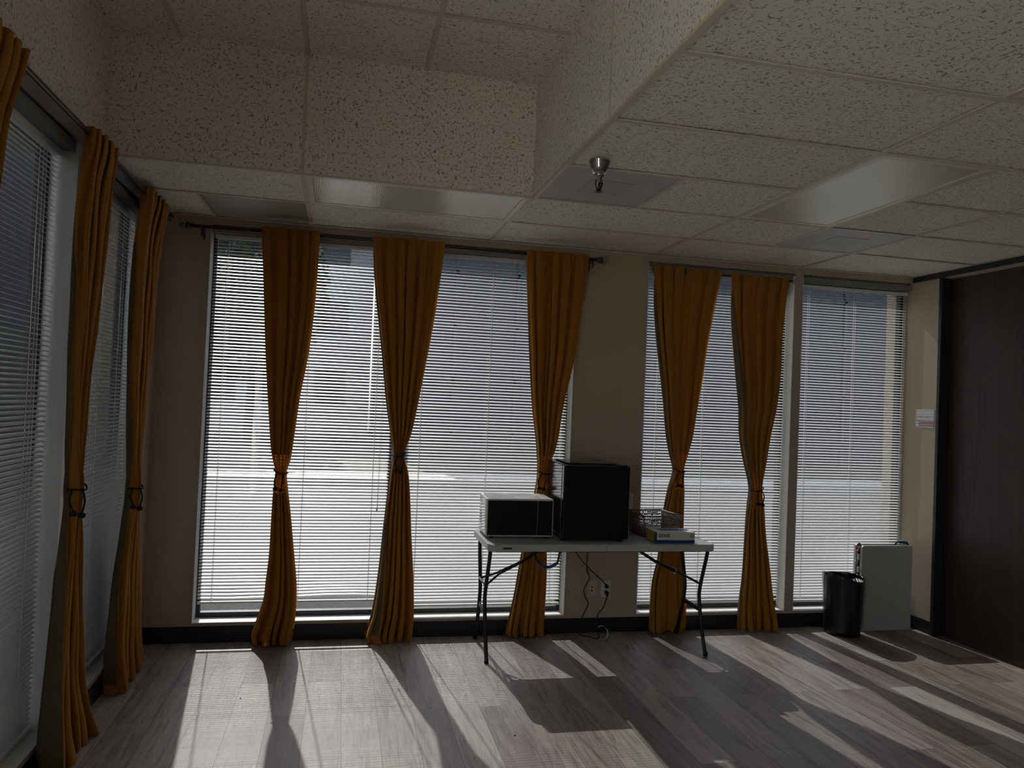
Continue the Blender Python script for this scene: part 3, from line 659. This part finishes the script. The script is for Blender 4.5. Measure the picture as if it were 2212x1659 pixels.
for side, X in (('l', -.018), ('r', 1.462)):
    d = -1 if side == 'l' else 1
    leg([(X, .675, .699), (X, .70, .62), (X+.002*d, .775, .42), (X+.002*d, .775, .32), (X, .72, .15), (X, .66, .004)], 0)
    leg([(X+.012, 1.105, .699), (X+.01, 1.085, .60), (X+.01, 1.025, .42), (X+.01, 1.025, .32), (X+.012, 1.08, .15), (X+.012, 1.145, .004)], 0)
    MB().box(X-.72-.004+.008, X-.72+.004+.008, .772-.89, 1.022-.89, .258, .288).build('crossbar', M['steel'], tb)
    MB().tube([T((X+.004, .76, .447)), T((X+.004, 1.04, .447))], .008, 10).build('brace_bar', M['steel'], tb)
    xr = X+ (.115 if side == 'l' else -.125); xt = X+(.44 if side == 'l' else -.47)
    MB().tube([T((xr, .90, .507)), T((xr*.55+xt*.45, .90, .576)), T((xt, .90, .690))], [.0135, .0105, .0105], 12).build('strut', M['steel'], tb)
    m = MB(); m.tube([T((X+.004, .80, .447)), T((xr, .888, .507))], .0075, 10); m.tube([T((X+.004, 1.0, .447)), T((xr, .912, .507))], .0075, 10)
    m.tube([T((X, .775, .447)), T((X, .80, .447))], .0075, 10); so = m.build('strut_fork', M['steel'], tb)
    ring = [T((xr+(.004 if d < 0 else -.004), .90+.022*math.cos(a), .509+.020*math.sin(a))) for a in [2*pi*k/20 for k in range(21)]]
    MB().tube(ring, .0022, 6).build('lock_ring', M['chrome'], tb)
for xx in (.275, .455):
    hd = MB(); dx = .03 if xx < .3 else -.012
    hd.tube(smoothpath([T((xx, .74, .70)), T((xx+dx*.3, .74, .66)), T((xx+dx, .74, .615)), T((xx+dx*1.6, .74, .592))]), .007, 8)
    ho = hd.build('carry_strap', M['blackm'], tb)
MB().tube([T((xm, .70, .6995)), T((xm, .70, .682))], [.03, .018], 8).build('hinge_boss', M['blackm'], tb)
gp = [T((.318, .74, .592)), T((.345, .74, .578)), T((.375, .74, .574)), T((.405, .74, .580)), T((.435, .74, .598))]
gm = MB(); path = smoothpath(gp, 10); gm.tube(path, [.0105+.0018*math.sin(i*1.6) for i in range(len(path))], 10); gm.build('grip', M['blue'], ho)

# ------------------------------------------------------------------ appliances
mw = thing('microwave', 'silver microwave in clear film on the left end of the table', 'microwave', (.197, .955, TZ+.014), math.radians(-1.5))
w, d, h = .222, .155, .243
m = MB(); m.box(-w, w, -d+.014, d, 0, h); m.build('body', M['silver'], mw, bevel=.008, seg=3)
m = MB(); m.box(-w, w, -d-.006, -d+.0135, 0, h); m.build('door_rim', M['silver'], mw, bevel=.007, seg=3)
MB().box(-w+.008, w-.108, -d-.0095, -d-.0055, .010, h-.010).build('door', M['black'], mw, bevel=.003)
cp = MB().box(w-.1065, w-.008, -d-.0095, -d-.0055, .010, h-.010).build('control_panel', M['black'], mw, bevel=.003)
for r in range(5):
    for c_ in range(3): 
        if r in (0, 4) and c_ == 1 or r: MB().box(w-.095+c_*.029, w-.075+c_*.029, -d-.0102, -d-.0094, .035+r*.026, .049+r*.026).build('button', M['black'], cp)
for sx in (-1, 1):
    for sy in (-1, 1): MB().lathe([(.014, -.0135), (.014, .001)], (sx*(w-.04), sy*(d-.03), 0), 14).build('foot', M['blackm'], mw)
vm = MB()
for i in range(9):
    z = .055+i*.0085; vm.add([(-w-.0006, .02+.0, z), (-w-.0006, .10, z+.018), (-w-.0006, .10, z+.0215), (-w-.0006, .02, z+.0035)], [(0, 1, 2, 3)])
vm.build('side_vent', M['ink'], mw)
# clear protective film, slightly puckered, over top and left side
fm = MB(); NX, NY = 26, 18; vs = []
rnd = random.Random(5)
def fz(x, y): return .0035+.0022*math.sin(23*x+9*y)+.002*math.sin(31*y-12*x)
for j in range(NY+1):
    for i in range(NX+1):
        t = i/NX*(2*w+.0+h*.9); y = -d+.016+(2*d-.02)*j/NY
        if t < h*.9: x, z = -w-fz(t, y), h*.1+t
        else: x, z = -w+(t-h*.9)*.80, h+fz(t, y)
        vs.append((x, y, z))
fm.add(vs, [(j*(NX+1)+i, j*(NX+1)+i+1, (j+1)*(NX+1)+i+1, (j+1)*(NX+1)+i) for j in range(NY) for i in range(NX)], 0, True)
fm.build('protective_film', M['film'], mw)['label'] = 'clear wrinkled plastic film'

fr = thing('mini_fridge', 'black mini fridge in the middle of the table', 'fridge', (.676, .905, TZ+.012), math.radians(-1.5))
w, d, h = .224, .22, .480
m = MB(); m.box(-w, w, -d+.052, d, 0, h); m.build('body', M['fridge'], fr, bevel=.006)
m = MB(); m.box(-w, w, -d-.002, -d+.044, .006, h); m.build('door', M['black'], fr, bevel=.008, seg=3)
MB().box(-w+.006, w-.006, -d+.0435, -d+.0525, .012, h-.01).build('door_seal', M['blackm'], fr)
m = MB(); m.box(w-.075, w-.012, -d+.012, -d+.085, h-.0005, h+.007); m.build('hinge_cover', M['blackm'], fr, bevel=.003)
m = MB(); m.box(-w+.05, w-.05, -d+.10, d-.01, h-.0005, h+.010); m.build('top_cover', M['fridge'], fr, bevel=.006)
for sx in (-1, 1):
    for sy in (-1, 1): MB().lathe([(.016, -.0115), (.018, .001)], (sx*(w-.03), sy*(d-.05)+.02, 0), 16).build('foot', M['blackm'], fr)

bx = thing('cutlery_box', 'white and blue printed cardboard box at the table front right', 'box', (1.215, .722, TZ+.0005))
w, d, h = .134, .078, .072
m = MB(); m.box(-w, w, -d, d, .019, h-.0); m.build('carton', M['card'], bx, bevel=.0012)
m = MB(); m.box(-w-.0004, w+.0004, -d-.0004, d+.0004, 0, .0215); m.build('blue_band', M['cardblue'], bx, bevel=.0012)
m = MB(); m.box(-w-.0008, -w-.0001, -d+.001, -d*.45, .004, h-.002); m.build('blue_end', M['cardblue'], bx)
m = MB(); m.box(-w-.0008, -w-.0001, -d*.44, d-.002, .004, h-.002); m.build('yellow_end', M['cardyel'], bx)
m = MB(); m.box(-w+.05, w-.02, -d*.2, d*.8, h-.0001, h+.0006); m.build('top_print', M['cardblue'], bx)
def text(body, size, loc, rot, m, parent, name, ex=.0003, sx=1., bold=.0):
    cu = bpy.data.curves.new(name, 'FONT'); cu.body = body; cu.size = size; cu.extrude = ex; cu.offset = bold; cu.align_x = 'LEFT'
    tmp = bpy.data.objects.new('tmp', cu); C.objects.link(tmp); dg = bpy.context.evaluated_depsgraph_get(); me = bpy.data.meshes.new_from_object(tmp.evaluated_get(dg)); bpy.data.objects.remove(tmp)
    me.materials.clear(); me.materials.append(m); o = bpy.data.objects.new(name, me); C.objects.link(o); o.parent = parent; o.location = loc; o.rotation_euler = rot; o.scale = (sx, 1, 1); return o
text('DIXIE', .030, (-w+.008, -d-.0016, .040), (pi/2, 0, 0), M['ink'], bx, 'lettering', ex=.0006, sx=1.12, bold=.0004)
q = MB(); q.tube([(w-.022+.0115*math.cos(a), -d-.0008, .048+.0115*math.sin(a)) for a in [2*pi*k/24 for k in range(25)]], .0018, 6); q.tube([(w-.028, -d-.0008, .053), (w-.022, -d-.0008, .046), (w-.016, -d-.0008, .042)], .0014, 6); q.build('round_emblem', M['ink'], bx)

bk = thing('basket', 'taupe woven plastic basket behind the printed box', 'basket', (1.195, .975, TZ+.0005), math.radians(4))
W0, W1, D0, D1_, HB = .115, .140, .125, .155, .148
def bp(side, u, z):   # u in -1..1 along side
    k = z/HB; a = W0+(W1-W0)*k; b = D0+(D1_-D0)*k
    return {0: (u*a, -b, z), 1: (a, u*b, z), 2: (u*a, b, z), 3: (-a, u*b, z)}[side]
wv = MB(); rnd = random.Random(3)
for side in range(4):
    n = 20
    for i in range(n+1):
        u = -1+2*i/n; wv.tube([bp(side, u, .004), bp(side, u, HB*.5), bp(side, u, HB-.004)], .0022, 5)
    for j in range(1, 9):
        z = HB*j/9
        for i in range(n):
            if rnd.random() < .28: continue
            u0, u1 = -1+2*i/n, -1+2*(i+1)/n; mid = bp(side, (u0+u1)/2, z+rnd.uniform(-.003, .003)); wv.tube([bp(side, u0, z), mid, bp(side, u1, z)], rnd.uniform(.002, .0042), 5)
    if side in (1, 3): pass
wv.build('woven_wall', M['basket'], bk)
rm = MB()
for z, r_ in ((HB, .0055), (.006, .005), (HB-.026, .003)):
    for side in range(4): rm.tube([bp(side, -1, z), bp(side, 1, z)], r_, 8)
rm.build('rim', M['basket'], bk)
MB().box(-W0, W0, -D0, D0, .0005, .004).build('base', M['basket'], bk)
pg = MB(); pg.box(-.10, .02, -.09, .10, .0045, .055); tag(pg.build('napkin_pack', M['card'], None, bevel=.006), 'white packet lying inside the woven basket', 'packet'); o = bpy.data.objects['napkin_pack']; o.location = (1.205, .975, TZ+.0005)

# ------------------------------------------------------------------ wall plates, cords
def plate(label, x, z, kind, col):
    r = thing('wall_outlet', label, 'outlet', (x, YW, z)); MB().box(-.036, .036, -.006, -.0005, -.059, .059).build('cover_plate', col, r, bevel=.0025)
    if kind == 'data':
        for zz in (.011, -.012): MB().lathe([(.006, -.0045), (.006, -.009), (.0045, -.0095)], (0, 0, zz), 14, 0, 'y').build('socket', M['ink'], r)
    elif kind == 'power':
        for zz in (.02, -.02): MB().box(-.0165, .0165, -.0085, -.0055, zz-.014, zz+.014).build('socket', col, r, bevel=.003)
    else:
        MB().box(-.0165, .0165, -.0085, -.0055, -.033, .033).build('rocker', col, r, bevel=.002)
    return r
plate('beige wall plate with two small round jacks, left of the pair', .845, .313, 'data', simple('ivory_plate', (.56, .46, .34), .5))
plate('white duplex outlet with two black plugs', .951, .308, 'power', simple('white_plate', (.62, .62, .58), .4))
plate('pale switch plate on the pier beside the fridge', 1.098, .945, 'switch', M['white'])
cA = thing('power_cord', 'black power cord running from the table straight to the upper outlet', 'cord')
MB().tube(smoothpath([(.64, 1.06, .699), (.69, 1.11, .585), (.80, 1.17, .47), (.90, 1.19, .385), (.938, 1.185, .345)], 8), .0035, 8).build('cable', M['blackm'], cA)
MB().tube([(.936, 1.178, .348), (.948, 1.188, .332), (.951, 1.212, .328)], [.008, .014, .013], 12).build('plug', M['blackm'], cA)
cB = thing('power_cord', 'black power cord looping down to the floor and up to the lower outlet', 'cord')
MB().tube(smoothpath([(.775, 1.07, .699), (.778, 1.14, .60), (.79, 1.185, .463), (.814, 1.19, .394), (.779, 1.195, .318), (.79, 1.195, .26), (.812, 1.19, .21), (.777, 1.19, .13), (.735, 1.185, .03), (.752, 1.14, .005), (.80, 1.11, .005), (.84, 1.06, .005), (.875, 1.10, .006), (.878, 1.16, .03), (.885, 1.195, .12), (.93, 1.195, .185), (.948, 1.185, .25), (.951, 1.18, .275)], 8), .0035, 8).build('cable', M['blackm'], cB)
MB().tube([(.951, 1.178, .262), (.951, 1.185, .285), (.951, 1.212, .288)], [.006, .015, .013], 12).build('plug', M['blackm'], cB)
tg = MB(); vs = []; n = 22
for i in range(n+1):
    a = math.radians(128-265*i/n); R_ = .042
    for o_ in (0, .019):
        vs.append((.878+R_*math.cos(a)*(1-.1*o_/.019), 1.02+o_*.9+.05*(1-i/n), .046+R_*math.sin(a)))
tg.add(vs, [(2*i, 2*i+1, 2*i+3, 2*i+2) for i in range(n)], 0, True)
to = tg.build('cord_tag', M['paper']); md = to.modifiers.new('s', 'SOLIDIFY'); md.thickness = .0008
tag(to, 'curled white paper tag standing on the floor by the cord', 'tag')

# ------------------------------------------------------------------ notice on the right wall
nt_ = thing('notice', 'small white and red notice in a clear sleeve on the right wall', 'notice', (XR, 1.055, 1.632))
MB().box(-.0025, -.0008, -.092, .092, -.068, .068).build('paper_sheet', M['paper'], nt_)
m = MB(); m.box(-.0032, -.0026, -.092, .065, -.060, -.024); m.build('red_band', M['red'], nt_)
MB().box(-.0032, -.0026, -.092, .092, -.0235, -.017).build('dark_line', M['ink'], nt_)
MB().box(-.0032, -.0026, .067, .090, -.058, -.026).build('pale_square', M['white'], nt_)
for i, (y, l) in enumerate(((.05, .05), (-.012, .055))): MB().box(-.0030, -.0026, y-l/2-.01, y+l/2-.01, .012, .020).build('print_line', simple('grey_print%d' % i, (.32, .34, .38), .6), nt_)
sv = MB(); n = 24; vs = []
for i in range(n+1):
    z = -.070+.142*i/n
    for y in (-.096, 0, .096): vs.append((-.005-.0016*math.sin(i*1.6+y*14), y, z))
sv.add(vs, [(3*i+j, 3*i+j+1, 3*i+j+4, 3*i+j+3) for i in range(n) for j in range(2)], 0, True); sv.build('clear_sleeve', M['film'], nt_)

# ------------------------------------------------------------------ bin and folded table in the corner
bn = thing('waste_bin', 'black waste bin lined with a black bag by the right window', 'bin', (2.768, 1.045, 0))
MB().lathe([(.118, .001), (.125, .006), (.140, .40), (.136, .40), (.12, .012), (.002, .010)], n=36).build('bucket', M['blackm'], bn)
bg = MB(); vs = []; n, mrow = 72, 26; rnd = random.Random(9)
for j in range(mrow+1):
    k = j/mrow; z = .03+.40*k
    for i in range(n):
        a = 2*pi*i/n
        r = .131+.016*k + .0012*math.sin(a*9+k*3)+.0012*math.sin(a*17-k*4)*k + .001*math.sin(k*14+a*3)
        zz = z + (.018*math.cos(a-2.9)+.012*math.sin(2*a+1))*k**3
        vs.append((r*math.cos(a), r*math.sin(a), zz))
o0 = mrow*n
for j in range(1, 5):
    k = j/4
    for i in range(n):
        a = 2*pi*i/n; b = vs[o0+i]; r = .1475+.0016*math.sin(a*9); vs.append((r*math.cos(a), r*math.sin(a), b[2]-.025*k*k+.004))
rowsn = mrow+4
bg.add(vs, [(j*n+i, j*n+(i+1) % n, (j+1)*n+(i+1) % n, (j+1)*n+i) for j in range(rowsn) for i in range(n)], 0, True); bg.build('liner_bag', M['bag'], bn)

ft = thing('folded_table', 'folded grey white plastic table standing on edge in the right corner', 'table', (3.165, 1.10, 0))
x0, x1, hh = -.222, .222, .645
for y0, y1, nm in ((-.030, -.004, 'front_half'), (.046, .072, 'back_half')):
    v, f = round_slab(x0, x1, 0, hh, 0, 1, .02, (1, 1, 1, 1), 5)
    v = [(a, (y0 if c < .5 else y1), b+.0008) for a, b, c in v]; MB().add(v, f).build(nm, M['plastic'], ft, bevel=.003)
for i, z in enumerate((.10, .22, .34, .46, .555)):
    MB().box(x0-.012, x0+.01, -.006, .014, z-.022, z+.022).build('edge_latch', M['plastic'], ft, bevel=.004)
    MB().box(x0-.012, x0+.01, .030, .050, z+.02, z+.06).build('edge_latch', M['plastic'], ft, bevel=.004)
lm = MB()
for xx in (x0+.012, x0+.045): lm.tube([(xx, .02, .04), (xx, .02, hh-.05)], .011, 10)
for z in (.06, .3, .58): lm.tube([(x0+.012, .02, z), (x1-.03, .02, z)], .010, 10)
lm.build('folded_legs', M['steel'], ft)
rd = MB(); rd.tube(smoothpath([(x0+.002, -.0, hh-.02), (x0-.006, .0, hh-.04), (x0-.006, .03, hh-.045), (x0+.002, .045, hh-.02)]), .008, 8); rd.build('red_strap', M['red'], ft)
MB().tube(smoothpath([(x0+.004, .0, hh-.01), (x0+.006, .01, hh+.010), (x0+.014, .03, hh+.010), (x0+.02, .045, hh-.01)]), .005, 8).build('loop_strap', M['blackm'], ft)
MB().tube(smoothpath([(.215, .022, hh-.03), (.22, .022, hh+.0), (.215, .022, hh+.014)]), .006, 8).build('carry_strap', M['blackm'], ft)
so_ = MB().tube(smoothpath([(.10, .022, hh-.03), (.108, .022, hh+.005), (.130, .022, hh+.022), (.15, .022, hh+.020)]), .006, 8).build('carry_strap', M['blackm'], ft)
gp = smoothpath([(.148, .022, hh+.019), (.175, .022, hh+.020), (.21, .022, hh+.013)], 12); MB().tube(gp, [.011+.0018*math.sin(i*1.6) for i in range(len(gp))], 10).build('grip', M['blue'], so_)

# specks on the floor
for x, y, l in ((-.07, -.37, 'tiny dark crumb on the sunlit floor below the table shadow'), (-1.42, .25, 'tiny dark crumb in the left sun patch')):
    tag(MB().ball((x, y, .003), .004, 8, 0, (1, 1.3, .7)).build('crumb', M['ink']), l, 'crumb')

# ------------------------------------------------------------------ outside
struct(MB().box(-60, 60, YW+TW+.02, 11.4, -.25, -.15).build('trim_2', M['asphalt']), 'dark car park outside the back windows', 'pavement')
struct(MB().box(-60, XL-TW-.02, YF-TW-.02, -2.6, -.25, -.15).build('trim_3', M['concrete']), 'unseen pale ground added outside the left wall to bounce light in', 'pavement')  # out of view, added pale to throw light up at the ceiling
struct(MB().box(-60, 60, -40, YF-TW-.04, -.25, -.15).build('trim_7', M['concrete']), 'unseen pale ground added behind the viewpoint wall for bounced light', 'pavement')  # out of view, added as bright ground for fill from behind
struct(MB().box(-60, XL-TW-.02, -2.58, YW+TW, -.25, -.15).build('trim_5', M['asphalt']), 'dark strip of ground outside the left window corner', 'pavement')
struct(MB().box(-60, 60, 11.4, 12.6, -.2, .0).build('trim_4', M['concrete']), 'pale raised kerb outside', 'kerb')
struct(MB().box(-60, 60, 12.6, 90, -.25, -.15).build('trim_6', M['grass']), 'grass outside beyond the kerb', 'grass')
bd = thing('office_building', 'dark glass office building beyond the kerb', 'building', (20, 20, 0))
m = MB(); m.box(-19.6, 30, 0, 14, -.2, 7.6); m.build('facade', M['bld'], bd)
m = MB()
for i in range(25): m.box(-19.6+i*2, -19.5+i*2, -.06, 0, -.1, 7.5)
for z in (0.5, 2.2, 3.9, 5.6): m.box(-19.6, 30, -.06, 0, z, z+.12)
m.build('facade_grid', M['bldf'], bd)
b4 = thing('added_pale_building', 'pale building added far behind the wide back window to hide bright sky', 'building', (-5, 30, 0))  # added block that covers the white sky behind the left bay
m = MB(); m.box(-9, 5.2, 0, 8, -.2, 10.5); m.build('facade', M['pale'], b4)
m = MB()
for i in range(6):
    for z in (1.2, 4.2, 7.2): m.box(-8.4+i*2.25, -7.1+i*2.25, -.02, .01, z, z+1.5)
m.build('window_panes', M['bld'], b4)
b2 = thing('stucco_building', 'beige stucco building outside beyond the left windows', 'building', (-4.4, 9, 0))
m = MB(); m.box(-.9, .85, 0, 3, -.2, 7.5); m.build('wall', M['bbeige'], b2)
m = MB(); m.box(.0, .5, -.02, .01, 2.6, 5.4); m.box(-.8, -.35, -.02, .01, .4, 2.0); m.build('window_panes', M['bld'], b2)
b3 = thing('dark_backdrop_wall', 'dark wall added outside to darken the view through the left windows', 'building', (-5.4, 8.4, 0))  # plain dark wall added so gaps in the left blinds look dark
m = MB(); m.box(-8, .0, 0, .5, -.2, 6.5); m.build('wall', M['dark'], b3); m = MB(); m.box(-8.1, .05, -.1, .6, 6.5, 6.65); m.build('coping', M['bldf'], b3)
fn = thing('shade_wall', 'tall dark wall added outside to shade the left windows', 'wall', (-4.3, 3, 0))  # added to block the sky so the left slats stay dark
MB().box(-.25, .0, -5.5, 5.2, -.2, 5.2).build('panel', M['dark'], fn); MB().box(-.3, .05, -5.55, 5.25, 5.2, 5.3).build('coping', M['bldf'], fn)
def tree(x, y, h, r, seed, label):
    rnd = random.Random(seed); root = thing('tree', label, 'tree', (x, y, -.2)); h2 = h*.45
    t = MB(); t.tube([(0, 0, 0), (.05, .03, h2*.5), (0, 0, h2), (.06, 0, h*.8)], [.16, .13, .11, .04], 10)
    for k in range(7):
        a = k*2.4; t.tube([(0, 0, h2*(.75+.05*k)), (math.cos(a)*r*.4, math.sin(a)*r*.4, h2+.5+.15*k), (math.cos(a)*r*.7, math.sin(a)*r*.7, h2+1+.2*k)], [.05, .035, .015], 6)
    t.build('trunk', M['bark'], root); lf = MB(); vs = []; fs = []
    for k in range(5200):
        while 1:
            p = Vector((rnd.uniform(-1, 1), rnd.uniform(-1, 1), rnd.uniform(-1, 1)))
            if p.length < 1 and p.length > .35: break
        p = Vector((p.x*r, p.y*r, h*.62+p.z*h*.38)); s = rnd.uniform(.10, .19)
        a = Vector((rnd.gauss(0, 1), rnd.gauss(0, 1), rnd.gauss(0, 1))).normalized()*s; b = a.orthogonal().normalized()*s*.6
        o = len(vs); vs += [p-a, p-b, p+a, p+b]; fs.append((o, o+1, o+2, o+3))
    lf.add(vs, fs); lf.build('foliage', M['leaf'], root)
tree(-7.2, 4.4, 7.4, 1.9, 1, 'dark tree outside close to the left windows')
tree(-3.9, 22, 8.5, 2.4, 3, 'tree outside seen through the left end of the wide blind')

# ------------------------------------------------------------------ light
sd = bpy.data.lights.new('sun', 'SUN'); sd.energy = 9.0; sd.angle = math.radians(.55); sd.color = (1, .93, .82)
so = bpy.data.objects.new('sun', sd); C.objects.link(so)
S = Vector((-.087*1.0, .755, .650)).normalized(); so.rotation_euler = S.to_track_quat('Z', 'Y').to_euler(); so.location = (0, 20, 20)
wd = bpy.data.worlds.new('world'); bpy.context.scene.world = wd; wd.use_nodes = True; nt = wd.node_tree; bgn = nt.nodes['Background']
sk = N(nt, 'ShaderNodeTexSky', sky_type='NISHITA'); sk.sun_disc = False; sk.sun_elevation = math.radians(40.5); sk.sun_rotation = math.radians(-6.6); sk.dust_density = 2.5; sk.air_density = 1.2
hs = N(nt, 'ShaderNodeHueSaturation'); hs.inputs['Saturation'].default_value = .5; L(nt, sk.outputs[0], hs.inputs['Color']); L(nt, hs.outputs[0], bgn.inputs['Color']); bgn.inputs['Strength'].default_value = .34

# ------------------------------------------------------------------ camera
cd = bpy.data.cameras.new('camera'); cam = bpy.data.objects.new('camera', cd); C.objects.link(cam)
R_, U_, F_ = (.97515033, -.21762532, .04148547), (-.04540078, -.01301972, .99888401), (.21684232, .97594554, .02257655)
mt = Matrix(((R_[0], U_[0], -F_[0], -.9711), (R_[1], U_[1], -F_[1], -4.0356), (R_[2], U_[2], -F_[2], 1.6333), (0, 0, 0, 1)))
cam.matrix_world = mt; cd.sensor_width = 36; cd.lens = 1650.72/2212*36; cd.clip_start = .02; cd.clip_end = 300
sc = bpy.context.scene; sc.camera = cam
sc.view_settings.view_transform = 'Standard'; sc.view_settings.look = 'None'; sc.view_settings.gamma = 1; sc.view_settings.use_curve_mapping = False
sc.view_settings.exposure = 2.0
sc.cycles.max_bounces = 10; sc.cycles.diffuse_bounces = 6; sc.cycles.transparent_max_bounces = 16; sc.cycles.sample_clamp_indirect = 8
